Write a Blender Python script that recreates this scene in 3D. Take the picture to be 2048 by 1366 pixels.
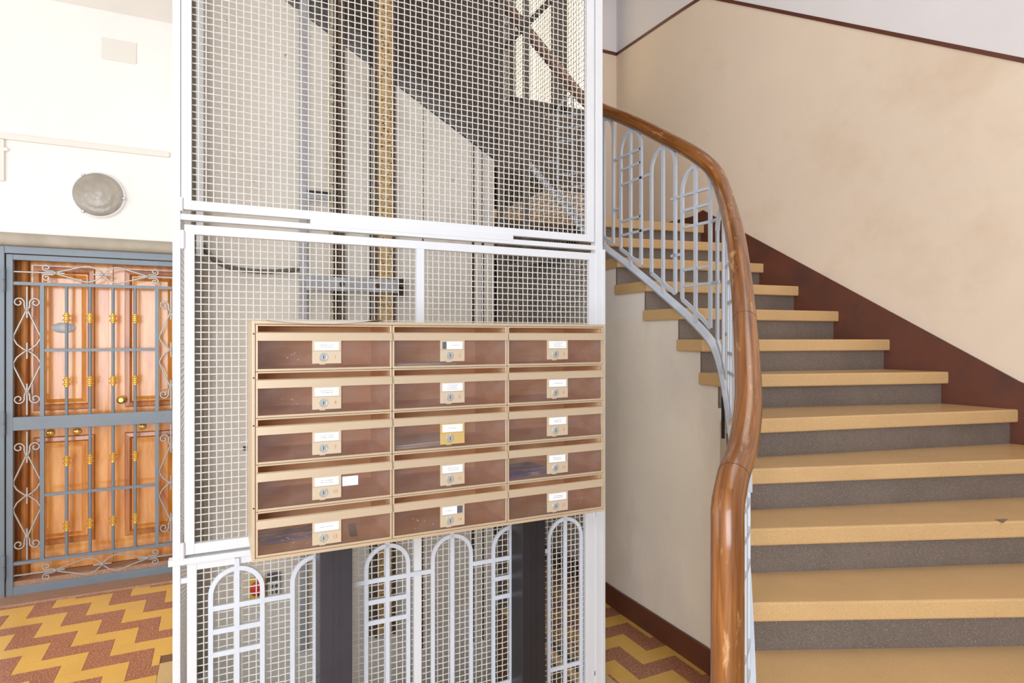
import bpy, math, random
from mathutils import Vector, Matrix
random.seed(7)
PI = math.pi
S = bpy.context.scene
for o in list(bpy.data.objects): bpy.data.objects.remove(o, do_unlink=True)
COL = S.collection

# ------------------------------------------------------------------ camera, light, exposure
F, Y0, H = 1220.0, 675.0, 1.61            # focal length and horizon row (2048 px frame), eye height
PSI = math.atan(F / 2536.0)               # camera turned this much to the right of the +Y axis
SN, CS = math.sin(PSI), math.cos(PSI)
cam = bpy.data.cameras.new('camera')
camo = bpy.data.objects.new('camera', cam); COL.objects.link(camo)
camo.location = (0, 0, H); camo.rotation_euler = (PI/2, 0, -PSI)
cam.sensor_width = 36; cam.sensor_fit = 'HORIZONTAL'; cam.lens = F/2048*36
cam.shift_y = -(683-Y0)/2048; cam.clip_start = 0.05
S.camera = camo
S.view_settings.view_transform = 'Standard'; S.view_settings.look = 'None'
S.view_settings.gamma = 1; S.view_settings.use_curve_mapping = False
S.view_settings.exposure = 0.0

W = bpy.data.worlds.new('world'); S.world = W; W.use_nodes = True
W.node_tree.nodes['Background'].inputs[0].default_value = (0.86, 0.92, 1.0, 1)
W.node_tree.nodes['Background'].inputs[1].default_value = 0.45

def area(name, loc, target, sx, sy, power, col):
    l = bpy.data.lights.new(name, 'AREA'); l.shape = 'RECTANGLE'; l.size = sx; l.size_y = sy
    l.energy = power; l.color = col
    o = bpy.data.objects.new(name, l); COL.objects.link(o); o.location = loc
    o.rotation_euler = (Vector(target)-Vector(loc)).to_track_quat('-Z', 'Y').to_euler()
    return o
area('daylight_entrance', (-1.7, -2.4, 1.9), (0.5, 2.6, 1.2), 2.6, 2.8, 225, (0.84, 0.91, 1.0))
area('daylight_side_door', (-2.75, 2.9, 1.9), (0.0, 3.8, 1.6), 1.8, 2.4, 36, (1.0, 0.97, 0.93))
area('stairwell_skylight', (2.4, 1.0, 5.7), (2.4, 1.4, 0.0), 2.2, 2.2, 50, (1.0, 0.95, 0.88))

# ------------------------------------------------------------------ image row/column -> point on a plane of the room
def ray(px, py):
    u = (px-1024)/F; v = (Y0-py)/F
    return (SN+u*CS, CS-u*SN, v)
def tanx(px):
    d = ray(px, Y0); return d[0]/d[1]
def ony(px, py, Y):
    d = ray(px, py); t = Y/d[1]; return (d[0]*t, Y, H+d[2]*t)
def onx(px, py, X):
    d = ray(px, py); t = X/d[0]; return (X, d[1]*t, H+d[2]*t)
def ond(px, py, D):
    d = ray(px, py); return (d[0]*D, d[1]*D, H+d[2]*D)

# ------------------------------------------------------------------ mesh builder
class MB:
    def __init__(s): s.v = []; s.f = []; s.m = []
    def add(s, vs, fs, mi=0):
        o = len(s.v); s.v += [tuple(p) for p in vs]
        s.f += [tuple(i+o for i in f) for f in fs]; s.m += [mi]*len(fs)
    def box(s, x0, x1, y0, y1, z0, z1, mi=0):
        s.add([(x0,y0,z0),(x1,y0,z0),(x1,y1,z0),(x0,y1,z0),(x0,y0,z1),(x1,y0,z1),(x1,y1,z1),(x0,y1,z1)],
              [(0,3,2,1),(4,5,6,7),(0,1,5,4),(1,2,6,5),(2,3,7,6),(3,0,4,7)], mi)
    def obar(s, a, b, w, side, t, mi=0):
        """bar from a to b: w across along 'side', t thick along the third axis"""
        a = Vector(a); b = Vector(b); d = (b-a).normalized(); sd = Vector(side); sd = (sd-d*sd.dot(d)).normalized(); th = d.cross(sd)
        vs = []
        for p in (a, b):
            for i, j in ((-1,-1),(1,-1),(1,1),(-1,1)): vs.append(p+sd*(w/2*i)+th*(t/2*j))
        s.add(vs, [(0,3,2,1),(4,5,6,7),(0,1,5,4),(1,2,6,5),(2,3,7,6),(3,0,4,7)], mi)
    def sweep(s, path, sec, ups=None, closed=False, caps=True, mi=0):
        """sweep section [(side,up)] along path; side stays horizontal-ish by transport"""
        P = [Vector(p) for p in path]; n = len(P); k = len(sec); vs = []
        up = Vector(ups) if ups else None; prev = None
        for i in range(n):
            if closed: t = (P[(i+1) % n]-P[i-1]).normalized()
            else: t = (P[min(i+1,n-1)]-P[max(i-1,0)]).normalized()
            if prev is None:
                r = up if up else (Vector((0,0,1)) if abs(t.z) < .95 else Vector((0,1,0)))
                sd = t.cross(r).normalized()
            else:
                sd = (prev-t*prev.dot(t)).normalized()
            prev = sd; u = sd.cross(t)
            for a, b in sec: vs.append(P[i]+sd*a+u*b)
        fs = []
        for i in range(n if closed else n-1):
            j = (i+1) % n
            for q in range(k): fs.append((i*k+q, i*k+(q+1) % k, j*k+(q+1) % k, j*k+q))
        if caps and not closed:
            fs.append(tuple(range(k-1,-1,-1))); fs.append(tuple((n-1)*k+q for q in range(k)))
        s.add(vs, fs, mi)
    def tube(s, path, r, n=6, r2=None, **kw):
        r2 = r2 or r
        s.sweep(path, [(r*math.cos(2*PI*i/n), r2*math.sin(2*PI*i/n)) for i in range(n)], **kw)
    def lathe(s, prof, c, axis='z', n=20, mi=0):
        """prof [(radius, along axis)]"""
        vs = []
        for r, h in prof:
            for i in range(n):
                a = 2*PI*i/n; p = (r*math.cos(a), r*math.sin(a))
                if axis == 'z': vs.append((c[0]+p[0], c[1]+p[1], c[2]+h))
                elif axis == 'y': vs.append((c[0]+p[0], c[1]+h, c[2]+p[1]))
                else: vs.append((c[0]+h, c[1]+p[0], c[2]+p[1]))
        fs = []
        for j in range(len(prof)-1):
            for i in range(n): fs.append((j*n+i, j*n+(i+1) % n, (j+1)*n+(i+1) % n, (j+1)*n+i))
        fs.append(tuple(range(n))); fs.append(tuple((len(prof)-1)*n+i for i in range(n)))
        s.add(vs, fs, mi)
    def prism(s, poly, d, mi=0):
        """closed polygon (3D points) extruded by vector d"""
        n = len(poly); P = [Vector(p) for p in poly]; d = Vector(d)
        s.add(P+[p+d for p in P], [tuple(range(n-1,-1,-1)), tuple(range(n,2*n))]+[(i,(i+1)%n,n+(i+1)%n,n+i) for i in range(n)], mi)
    def make(s, name, mats, parent=None, smooth=False, bevel=0, seg=2, loc=None, recalc=True):
        me = bpy.data.meshes.new(name); me.from_pydata(s.v, [], s.f)
        if not isinstance(mats, (list, tuple)): mats = [mats]
        for m in mats: me.materials.append(m)
        if len(mats) > 1: me.polygons.foreach_set('material_index', s.m)
        if recalc:
            import bmesh
            b = bmesh.new(); b.from_mesh(me); bmesh.ops.recalc_face_normals(b, faces=b.faces); b.to_mesh(me); b.free()
        if smooth:
            me.polygons.foreach_set('use_smooth', [True]*len(me.polygons))
            try: me.set_sharp_from_angle(angle=math.radians(40))
            except Exception: pass
        o = bpy.data.objects.new(name, me); COL.objects.link(o)
        if parent: o.parent = parent
        if loc: o.location = loc
        if bevel:
            b = o.modifiers.new('bevel', 'BEVEL'); b.width = bevel; b.segments = seg; b.limit_method = 'ANGLE'; b.angle_limit = math.radians(35)
        return o

def tag(o, label, cat, group=None):
    o['label'] = label; o['category'] = cat
    if group: o['group'] = group
    return o
def struct(o): o['kind'] = 'structure'; return o
def thing(name, label, cat, loc=(0,0,0), group=None):
    o = bpy.data.objects.new(name, None); o.empty_display_size = .1; COL.objects.link(o); o.location = loc
    return tag(o, label, cat, group)
def P_(b, name, mat, parent, **kw):
    """part of a thing: geometry given in room coordinates, parent at its own location"""
    o = b.make(name, mat, parent, **kw)
    p = parent; off = Vector((0,0,0))
    while p: off += p.location; p = p.parent
    o.data.transform(Matrix.Translation(-off)); return o

# ------------------------------------------------------------------ materials
def lin(c):
    return tuple((x/255/12.92 if x/255 <= .04045 else ((x/255+.055)/1.055)**2.4) for x in c)+(1,)
def mat(name, rgb, rough=.5, metal=0, var=0, vscale=8, stretch=None, bump=0, bscale=60, speck=None, dirt=None, spec=.5, coat=0):
    m = bpy.data.materials.new(name); m.use_nodes = True; nt = m.node_tree; N = nt.nodes; L = nt.links
    b = N['Principled BSDF']; b.inputs['Roughness'].default_value = rough; b.inputs['Metallic'].default_value = metal
    b.inputs['Specular IOR Level'].default_value = spec; b.inputs['Coat Weight'].default_value = coat
    c = lin(rgb); b.inputs['Base Color'].default_value = c
    tc = N.new('ShaderNodeTexCoord'); mp = N.new('ShaderNodeMapping'); L.new(tc.outputs['Object'], mp.inputs[0])
    if stretch: mp.inputs['Scale'].default_value = stretch
    out = None
    def noise(scale, det=4, r=.6):
        n = N.new('ShaderNodeTexNoise'); n.inputs['Scale'].default_value = scale; n.inputs['Detail'].default_value = det; n.inputs['Roughness'].default_value = r
        L.new(mp.outputs[0], n.inputs['Vector']); return n
    def mix(fac, a, bcol):
        x = N.new('ShaderNodeMix'); x.data_type = 'RGBA'
        if hasattr(fac, 'links'): L.new(fac, x.inputs['Factor'])
        else: x.inputs['Factor'].default_value = fac
        for s_, v in ((6, a), (7, bcol)):
            if hasattr(v, 'links'): L.new(v, x.inputs[s_])
            else: x.inputs[s_].default_value = v
        return x.outputs[2]
    def ramp(sock, a, bb):
        r = N.new('ShaderNodeMapRange'); r.inputs[1].default_value = a; r.inputs[2].default_value = bb; L.new(sock, r.inputs[0]); return r.outputs[0]
    cur = c
    if var:
        n = noise(vscale); lo = tuple(x*(1-var) for x in c[:3])+(1,); hi = tuple(min(1, x*(1+var)) for x in c[:3])+(1,)
        cur = mix(ramp(n.outputs[0], .3, .7), lo, hi)
    if speck:                                    # (scale, colour, low, high) per speckle layer
        for sc, col, lo, hi in speck:
            v = N.new('ShaderNodeTexNoise'); v.inputs['Scale'].default_value = sc; v.inputs['Detail'].default_value = 2; L.new(tc.outputs['Object'], v.inputs['Vector'])
            cur = mix(ramp(v.outputs[0], lo, hi), cur, lin(col))
    if dirt:
        for sc, col, lo, hi, st in dirt:
            n = N.new('ShaderNodeTexNoise'); n.inputs['Scale'].default_value = sc; n.inputs['Detail'].default_value = 5; n.inputs['Roughness'].default_value = .65
            m2 = N.new('ShaderNodeMapping'); m2.inputs['Scale'].default_value = st; L.new(tc.outputs['Object'], m2.inputs[0]); L.new(m2.outputs[0], n.inputs['Vector'])
            cur = mix(ramp(n.outputs[0], lo, hi), cur, lin(col))
    if hasattr(cur, 'links'): L.new(cur, b.inputs['Base Color'])
    if bump:
        n = noise(bscale, 5, .6); bp = N.new('ShaderNodeBump'); bp.inputs['Strength'].default_value = bump; bp.inputs['Distance'].default_value = .01
        L.new(n.outputs[0], bp.inputs['Height']); L.new(bp.outputs[0], b.inputs['Normal'])
    return m
one = (1,1,1)
M = {}
M['white_wall'] = mat('white_plaster', (240,237,233), .9, var=.03, vscale=2, bump=.06, bscale=40)
M['trunk'] = mat('old_white_paint', (226,222,215), .7)
M['cream'] = mat('cream_plaster', (230,211,190), .85, var=.03, vscale=2.2, bump=.12, bscale=35, dirt=[(1.1,(212,188,162),.54,.8,one)])
M['cream2'] = mat('pale_cream_plaster', (232,218,196), .85, var=.05, vscale=2.5, bump=.12, bscale=35, dirt=[(3.0,(206,190,168),.58,.8,(1,1,.5))])
M['lilac'] = mat('upper_wall_white', (226,221,222), .85, var=.03, vscale=2, bump=.08)
M['shaft'] = mat('shaft_plaster', (232,224,212), .9, var=.05, vscale=3, bump=.25, bscale=25, dirt=[(9,(70,60,52),.68,.74,one),(2.6,(120,116,118),.68,.78,(1,1,.7)),(2.2,(180,160,130),.55,.8,(1,1,.5))])
M['brown'] = mat('brown_skirting_paint', (98,54,38), .42, var=.12, vscale=5, bump=.05, dirt=[(4,(70,48,44),.5,.8,one)])
M['yellow'] = mat('yellow_terrazzo', (228,180,90), .3, var=.06, vscale=6, speck=[(260,(236,196,110),.56,.66),(190,(168,118,46),.64,.72)])
M['red'] = mat('red_terrazzo', (162,100,74), .3, var=.06, vscale=6, speck=[(150,(214,168,130),.54,.60),(230,(92,46,36),.60,.68)])
M['border'] = mat('beige_terrazzo', (206,174,122), .35, var=.08, vscale=4, speck=[(200,(230,206,160),.58,.66)])
M['grout'] = mat('tile_bed', (120,88,56), .8)
M['thresh'] = mat('brown_stone', (160,122,98), .5, var=.1, vscale=14, stretch=(1,4,1), speck=[(170,(196,160,132),.58,.68)])
M['tread'] = mat('ochre_terrazzo', (204,166,116), .22, var=.06, vscale=3, speck=[(300,(216,184,138),.58,.70),(280,(172,134,88),.62,.74)])
M['riser'] = mat('grey_terrazzo', (113,100,90), .3, var=.14, vscale=4, speck=[(420,(158,148,142),.56,.68),(380,(84,74,68),.6,.7)])
M['white_metal'] = mat('white_painted_metal', (228,229,233), .38, var=.02, vscale=6, bump=.04, bscale=30)
M['mesh'] = mat('white_painted_wire', (228,225,221), .45)
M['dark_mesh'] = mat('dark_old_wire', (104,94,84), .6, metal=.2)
M['grey_metal'] = mat('blue_grey_paint', (196,202,212), .4, var=.03, vscale=8)
M['arch_metal'] = mat('pale_blue_white_paint', (218,223,234), .4, var=.03, vscale=8)
M['gate'] = mat('slate_grey_gate_paint', (118,128,138), .38, var=.06, vscale=7)
M['gate_light'] = mat('light_grey_iron', (170,166,162), .35, metal=.25)
M['gold'] = mat('gold_paint', (226,184,92), .3, metal=.6)
M['brass'] = mat('brass', (220,178,98), .25, metal=.8)
M['steel'] = mat('lock_steel', (198,198,198), .28, metal=.55)
M['alu'] = mat('champagne_aluminium', (210,187,158), .36, metal=.35, var=.03, vscale=10, stretch=(1,1,6))
M['plate'] = mat('champagne_plate', (212,192,166), .4, metal=.25)
M['plate_gold'] = mat('yellowed_plate', (214,182,118), .4, metal=.25)
M['card'] = mat('white_card', (238,238,240), .7)
M['card_grey'] = mat('empty_card_slot', (92,92,100), .5)
M['ink'] = mat('grey_ink', (112,112,124), .8)
M['red_ink'] = mat('red_number', (214,120,92), .7)
M['box_wood'] = mat('letterbox_wood', (250,206,162), .5, var=.1, vscale=7, stretch=(1,3,6), dirt=[(5,(232,178,132),.5,.8,(1,1,4))])
M['black'] = mat('black_post_paint', (40,37,42), .36, var=.12, vscale=9, bump=.05, dirt=[(40,(120,116,118),.70,.76,(1,1,.4))])
M['slate'] = mat('slate_post_paint', (58,56,66), .36, var=.1, vscale=9, dirt=[(42,(136,134,140),.70,.76,(1,1,.4))])
M['paper'] = mat('white_paper', (240,240,246), .8)
M['blue'] = mat('blue_leaflet', (104,112,222), .6, dirt=[(7,(214,218,246),.50,.6,(1,4,1))])
M['rust'] = mat('greasy_ochre_steel', (206,170,112), .7, var=.2, vscale=40, bump=.5, bscale=80, speck=[(75,(120,84,48),.57,.64),(90,(234,212,160),.58,.66)])
M['pale_rail'] = mat('dusty_rail_steel', (190,176,150), .6, var=.15, vscale=20, speck=[(60,(110,84,56),.56,.66)])
M['dark_rust'] = mat('greased_rail_steel', (84,66,46), .55, var=.2, vscale=30, speck=[(60,(140,110,70),.58,.68)])
M['galv'] = mat('galvanised_steel', (176,176,180), .45, metal=.2, var=.1, vscale=14)
M['cable'] = mat('dark_cable', (52,40,32), .7)
M['conduit'] = mat('grey_plastic', (112,106,96), .6)
M['stringer'] = mat('grey_stringer_paint', (122,116,112), .6, var=.1, vscale=4)
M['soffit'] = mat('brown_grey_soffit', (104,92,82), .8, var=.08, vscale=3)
M['lintel'] = mat('stone_lintel', (172,163,148), .7, var=.1, vscale=9, bump=.15)
M['yellow_plate'] = mat('yellow_switch', (222,200,70), .5)
M['red_switch'] = mat('red_switch', (206,48,40), .35)
M['ivory'] = mat('ivory_plastic', (226,222,206), .4)
M['dark'] = mat('dark_recess', (40,34,30), .8)

def wood(name, a, b, c, rough, axis, scale, worn=None, coat=0):
    m = bpy.data.materials.new(name); m.use_nodes = True; nt = m.node_tree; N = nt.nodes; L = nt.links
    p = N['Principled BSDF']; p.inputs['Roughness'].default_value = rough; p.inputs['Coat Weight'].default_value = coat; p.inputs['Coat Roughness'].default_value = .12
    tc = N.new('ShaderNodeTexCoord'); mp = N.new('ShaderNodeMapping'); mp.inputs['Scale'].default_value = axis; L.new(tc.outputs['Object'], mp.inputs[0])
    n = N.new('ShaderNodeTexNoise'); n.inputs['Scale'].default_value = scale; n.inputs['Detail'].default_value = 6; n.inputs['Roughness'].default_value = .6; n.inputs['Distortion'].default_value = .6
    L.new(mp.outputs[0], n.inputs[0]); r = N.new('ShaderNodeValToRGB'); e = r.color_ramp.elements
    e[0].position = .32; e[0].color = lin(a); e[1].position = .68; e[1].color = lin(c); k = e.new(.5); k.color = lin(b)
    L.new(n.outputs[0], r.inputs[0]); cur = r.outputs[0]
    if worn:
        n2 = N.new('ShaderNodeTexNoise'); n2.inputs['Scale'].default_value = worn[1]; n2.inputs['Detail'].default_value = 8; n2.inputs['Roughness'].default_value = .72
        mp2 = N.new('ShaderNodeMapping'); mp2.inputs['Scale'].default_value = worn[4]; L.new(tc.outputs['Object'], mp2.inputs[0]); L.new(mp2.outputs[0], n2.inputs[0])
        mr = N.new('ShaderNodeMapRange'); mr.inputs[1].default_value = worn[2]; mr.inputs[2].default_value = worn[3]; L.new(n2.outputs[0], mr.inputs[0])
        x = N.new('ShaderNodeMix'); x.data_type = 'RGBA'; L.new(mr.outputs[0], x.inputs[0]); L.new(cur, x.inputs[6]); x.inputs[7].default_value = lin(worn[0]); cur = x.outputs[2]
    L.new(cur, p.inputs['Base Color']); return m
M['door_wood'] = wood('varnished_door_wood', (198,116,46), (224,148,66), (240,172,96), .25, (6,6,.7), 3, coat=.5)
M['door_dark'] = wood('dark_door_frame', (150,86,38), (186,112,52), (206,136,70), .3, (6,6,.7), 3, coat=.3)
M['door_dark2'] = mat('dark_glue_joint', (74,44,24), .5)
M['rail_wood'] = wood('worn_handrail_wood', (100,58,26), (132,80,36), (160,102,52), .26, (60,60,3), 1.0, worn=((206,162,110),1.0,.58,.70,(26,26,6)), coat=.3)
_nt = M['rail_wood'].node_tree
for _n in list(_nt.nodes):
    if _n.type == 'TEX_COORD':
        _a = _nt.nodes.new('ShaderNodeAttribute'); _a.attribute_name = 'grain'
        for _l in list(_nt.links):
            if _l.from_node == _n: _nt.links.new(_a.outputs['Vector'], _l.to_socket)

def acrylic():
    m = bpy.data.materials.new('brown_acrylic'); m.use_nodes = True; nt = m.node_tree; N = nt.nodes; L = nt.links
    N.remove(N['Principled BSDF']); out = N['Material Output']
    t = N.new('ShaderNodeBsdfTransparent'); t.inputs[0].default_value = lin((246,238,232))
    g = N.new('ShaderNodeBsdfGlossy'); g.inputs['Roughness'].default_value = .06
    d = N.new('ShaderNodeBsdfDiffuse'); d.inputs[0].default_value = lin((186,166,160))
    tc = N.new('ShaderNodeTexCoord'); nz = N.new('ShaderNodeTexNoise'); nz.inputs['Scale'].default_value = 9; nz.inputs['Detail'].default_value = 6; L.new(tc.outputs['Object'], nz.inputs[0])
    mr = N.new('ShaderNodeMapRange'); mr.inputs[1].default_value = .45; mr.inputs[2].default_value = .8; mr.inputs[3].default_value = .07; mr.inputs[4].default_value = .22; L.new(nz.outputs[0], mr.inputs[0])
    a = N.new('ShaderNodeMixShader'); L.new(mr.outputs[0], a.inputs[0]); L.new(t.outputs[0], a.inputs[1]); L.new(d.outputs[0], a.inputs[2])
    fr = N.new('ShaderNodeFresnel'); fr.inputs[0].default_value = 1.45
    b = N.new('ShaderNodeMixShader'); L.new(fr.outputs[0], b.inputs[0]); L.new(a.outputs[0], b.inputs[1]); L.new(g.outputs[0], b.inputs[2])
    L.new(b.outputs[0], out.inputs[0]); return m
M['acrylic'] = acrylic()
def lampglass():
    m = mat('pressed_glass', (178,170,158), .18, var=.16, vscale=9, bump=.5, bscale=22); m.node_tree.nodes['Principled BSDF'].inputs['Transmission Weight'].default_value = .25
    return m
M['lampglass'] = lampglass()

# ------------------------------------------------------------------ room dimensions
YD = 4.756                       # wall with the gated door
YC, YB = 2.26, 3.32              # front and back of the lift shaft
XL, XR = YC*tanx(345), YC*tanx(1205.5)
YF = 1.80                        # front of the letterboxes
R = .160                         # stair riser
ZCEIL = 3.75

# ------------------------------------------------------------------ floor
U = .0994
PX0, PX1, PY0, PY1 = -.12, 1.5, YC+.045, YB+.06
b = MB()
for x0, x1, y0, y1 in ((-3.0, PX0, -2.2, YD), (PX1, 5.2, -2.2, YD), (PX0, PX1, -2.2, PY0), (PX0, PX1, PY1, YD)): b.box(x0, x1, y0, y1, -.7, -.004)
b.box(PX0, PX1, PY0, PY1, -.75, -.65); floor = struct(b.make('floor', M['grout']))
BX0, BX1, BY1 = -.263, 1.672, 3.47
def tiles(x0, x1, y0, y1, vx, vy, skip=None):
    G = .0007
    for j in range(-30, 60):
        yy = vy-2*U*j
        if yy < y0 or yy-2*U > y1: continue
        for m in range(-40, 40):
            xx = vx+2*U*j+4*U*m
            if xx > x1+.01 or xx+4*U < x0-.01: continue
            for kind, rects in (('red', ((xx, xx+U, yy-U, yy), (xx, xx+3*U, yy-2*U, yy-U))), ('yellow', ((xx+U, xx+4*U, yy-U, yy), (xx+3*U, xx+4*U, yy-2*U, yy-U)))):
                t = MB()
                for i, (a, c, d, e) in enumerate(rects):
                    a = max(a, x0); c = min(c, x1); d = max(d, y0); e = min(e, y1)
                    if skip and c > skip[0] and d < skip[1] and e > skip[2]:
                        if a < skip[0]-.004: c = min(c, skip[0])
                        elif d < skip[1]-.0: d = max(d, skip[1])
                    if c-a < .004 or e-d < .004: continue
                    t.box(a+G, c-G, d+(G if i else 0), e-(0 if i else G), -.008, random.uniform(-.0003, .0003))
                if t.v: t.make('floor_tile', M[kind], floor, recalc=False)
tiles(-2.0, .55, 2.05, 4.578, -.994, 4.551, skip=(BX0, BY1, -9))
tiles(BX1, 2.125, 1.15, 3.9, 1.983, 2.725)
for x0, x1, y0, y1 in ((BX0, PX0, 1.9, BY1), (PX1, BX1, 1.9, BY1), (PX0, PX1, 1.9, PY0), (PX0, PX1, PY1, BY1), (.55, BX1, BY1, 4.578), (-2.95, -2.0, -1.9, 4.578), (-2.0, BX0, -1.9, 2.05), (BX0, BX1, -1.9, 1.9), (BX1, 2.125, 3.9, 4.5), (BX1, 5.0, -1.9, 1.15)):
    t = MB(); t.box(x0+.001, x1-.001, y0+.001, y1-.001, -.008, 0); t.make('floor_border', M['border'], floor)
t = MB(); t.box(-2.9, BX1, 4.579, YD+.0, -.008, .012); struct(t.make('trim_1', M['thresh'], bevel=.004))

# ------------------------------------------------------------------ walls
GX0, GX1, GZ1 = -1.255, -.115, 2.174     # opening of the gated doorway
b = MB(); b.box(-3.0, GX0, YD, YD+.25, -.02, 6.0); b.box(GX1, 3.3, YD, YD+.25, -.02, 6.0); b.box(GX0, GX1, YD, YD+.25, GZ1, 6.0)
struct(b.make('wall_back', M['white_wall']))
b = MB(); b.box(-3.05, -2.9, 4.0, YD+.2, 0, ZCEIL+.1); b.box(-3.05, -2.9, -2.2, 1.8, 0, ZCEIL+.1); b.box(-3.05, -2.9, 1.8, 4.0, 3.3, ZCEIL+.1); struct(b.make('wall_left', M['white_wall']))
b = MB(); b.box(-3.0, -.20, -2.2, YD+.2, ZCEIL, ZCEIL+.2); b.box(-.20, 3.9, -2.2, .15, ZCEIL, ZCEIL+.2); struct(b.make('ceiling', M['white_wall']))
b = MB(); b.box(-.5, 4.3, -.1, YD+.2, 6.0, 6.15); struct(b.make('ceiling_stairwell', M['lilac']))
b = MB(); b.box(-.32, -.20, .15, YD, ZCEIL+.2, 6.0); b.box(-.20, 3.9, .03, .15, ZCEIL+.2, 6.0); struct(b.make('wall_stairwell', M['lilac']))

# right wall: plan polyline, two paint zones divided by the brown line
SC = .947
RW = [Vector(p) for p in ((3.70*1.0, -.75), (3.50*SC, 1.597*SC), (3.06, 3.275), (3.035, 4.27))]
RW[0] = RW[1]+(RW[1]-RW[2]).normalized()*2.6
RA = list(RW); _a = RA[2]-(RA[2]-RA[1]).normalized()*.35; _c = RA[2]+(RA[3]-RA[2]).normalized()*.35
RW = [RA[0], RA[1]]+[_a*(1-t)**2+RA[2]*2*t*(1-t)+_c*t*t for t in (0,.2,.35,.5,.65,.8,1)]+[RA[3]]
def wall_at(px):                         # point of the right wall seen at column px -> plan point and depth
    d = ray(px, Y0); best = None
    for a, c in zip(RW, RW[1:]):
        e = c-a; den = d[0]*e.y-d[1]*e.x
        if abs(den) < 1e-9: continue
        t = (a.x*e.y-a.y*e.x)/den; p = Vector((d[0]*t, d[1]*t)); k = (p-a).dot(e)/e.dot(e)
        if -.001 <= k <= 1.001 and t > 0: best = (p, t)
    return best
def wz(px, py): p, t = wall_at(px); return Vector((p.x, p.y, H+(Y0-py)/F*t))
dA, dB = wz(1562, 22.5), wz(2046, 120.0)
slope = (dA.z-dB.z)/((dA-dB).to_2d().length)
def s_along(p): return (p-RA[1]).dot((RA[2]-RA[1]).normalized())
SB = s_along(RA[2])
zbend = dA.z+slope*(SB-s_along(dA.to_2d()))
dz = [zbend-slope*max(0, SB-s_along(p)) for p in RW]
up, lo = MB(), MB(); tr = MB()
def wall_strip(mb, pts, zb, zt, mi=0, th=.15):
    n = len(pts); out = []
    for i, p in enumerate(pts):
        d = (pts[min(i+1, n-1)]-pts[max(i-1, 0)]).normalized(); nrm = Vector((d.y, -d.x)); out.append(p+nrm*th)
    for i in range(n-1):
        a, c, e, f = pts[i], pts[i+1], out[i+1], out[i]
        v = [(a.x,a.y,zb[i]),(c.x,c.y,zb[i+1]),(e.x,e.y,zb[i+1]),(f.x,f.y,zb[i]),(a.x,a.y,zt[i]),(c.x,c.y,zt[i+1]),(e.x,e.y,zt[i+1]),(f.x,f.y,zt[i])]
        mb.add(v, [(0,3,2,1),(4,5,6,7),(0,1,5,4),(1,2,6,5),(2,3,7,6),(3,0,4,7)], mi)
b = MB(); wall_strip(b, RW, [0]*len(RW), dz, 0); wall_strip(b, RW, dz, [6]*len(RW), 1)
struct(b.make('wall_right', [M['cream'], M['lilac']]))
b = MB(); wall_strip(b, [p+Vector((-.004, 0)) for p in RW], [z-.014 for z in dz], [z+.010 for z in dz], 0, .006); struct(b.make('trim_2', M['brown']))
# end wall of the landing
EX0 = 1.95
b = MB(); b.box(EX0, 3.3, 4.27, 4.42, 2.15, zbend, 0); b.box(EX0, 3.3, 4.27, 4.42, zbend, 6.0, 1); b.box(EX0, 3.3, 4.275, 4.42, 0, 2.15, 0)
struct(b.make('wall_landing', [M['cream'], M['lilac']]))
WX0, WX1, WZ0, WZ1 = 2.02, 2.84, 3.42, 4.75
win = bpy.data.objects.new('window_1', None); COL.objects.link(win); win.location = ((WX0+WX1)/2, 4.27, WZ0); win['kind'] = 'structure'
wg = bpy.data.materials.new('sunlit_frosted_glass'); wg.use_nodes = True; _p = wg.node_tree.nodes['Principled BSDF']
_p.inputs['Base Color'].default_value = lin((240,230,205)); _p.inputs['Emission Color'].default_value = (1, .82, .54, 1); _p.inputs['Emission Strength'].default_value = 1.6
for a_, c_ in ((WX0+.05, 2.39), (2.53, WX1-.05)):
    t = MB(); t.box(a_, c_, 4.255, 4.263, WZ0+.05, WZ1-.05); P_(t, 'pane', wg, win)
t = MB(); t.box(WX0, WX0+.05, 4.235, 4.27, WZ0, WZ1); t.box(WX1-.05, WX1, 4.235, 4.27, WZ0, WZ1); t.box(2.39, 2.53, 4.235, 4.27, WZ0, WZ1); t.box(WX0, WX1, 4.235, 4.27, WZ0, WZ0+.05); t.box(WX0, WX1, 4.235, 4.27, WZ1-.05, WZ1)
P_(t, 'window_frame', M['soffit'], win)
t = MB(); t.box(1.96, 2.86, 4.25, 4.269, 2.80, WZ0); P_(t, 'shade_panel', M['soffit'], win)  # added dark panel, its colour darkens the landing wall under the window
b = MB(); b.box(1.45, 3.3, 3.36, 4.42, 4.95, 5.12); struct(b.make('shade_slab_landing', M['soffit']))  # unseen slab added over the landing to keep the top light off it
b = MB(); b.box(EX0, 3.03, 4.262, 4.27, zbend-.014, zbend+.01); struct(b.make('trim_3', M['brown']))
# brown stair skirting on the right wall
kA, kB = wz(1491.8, 466.8), wz(2046, 766)
ks = (kA.z-kB.z)/((kA-kB).to_2d().length)
kbend = kA.z+ks*(SB-s_along(kA.to_2d()))
b = MB(); off = [p+Vector((-.012, -.002)) for p in RW]
kz = [max(15*R+.075 if s_along(p) > SB else -9, kbend-ks*max(0, SB-s_along(p))) if s_along(p) <= SB else 15*R+.075 for p in RW]
kz = [max(.2, z) for z in kz]
wall_strip(b, off, [max(.01, z-.5) for p, z in zip(RW, kz)], kz, 0, .013); struct(b.make('baseboard_right', M['brown']))
b = MB(); b.box(1.9, 3.03, 4.256, 4.27, 15*R-.05, 15*R+.075); struct(b.make('baseboard_landing', M['brown']))

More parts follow.
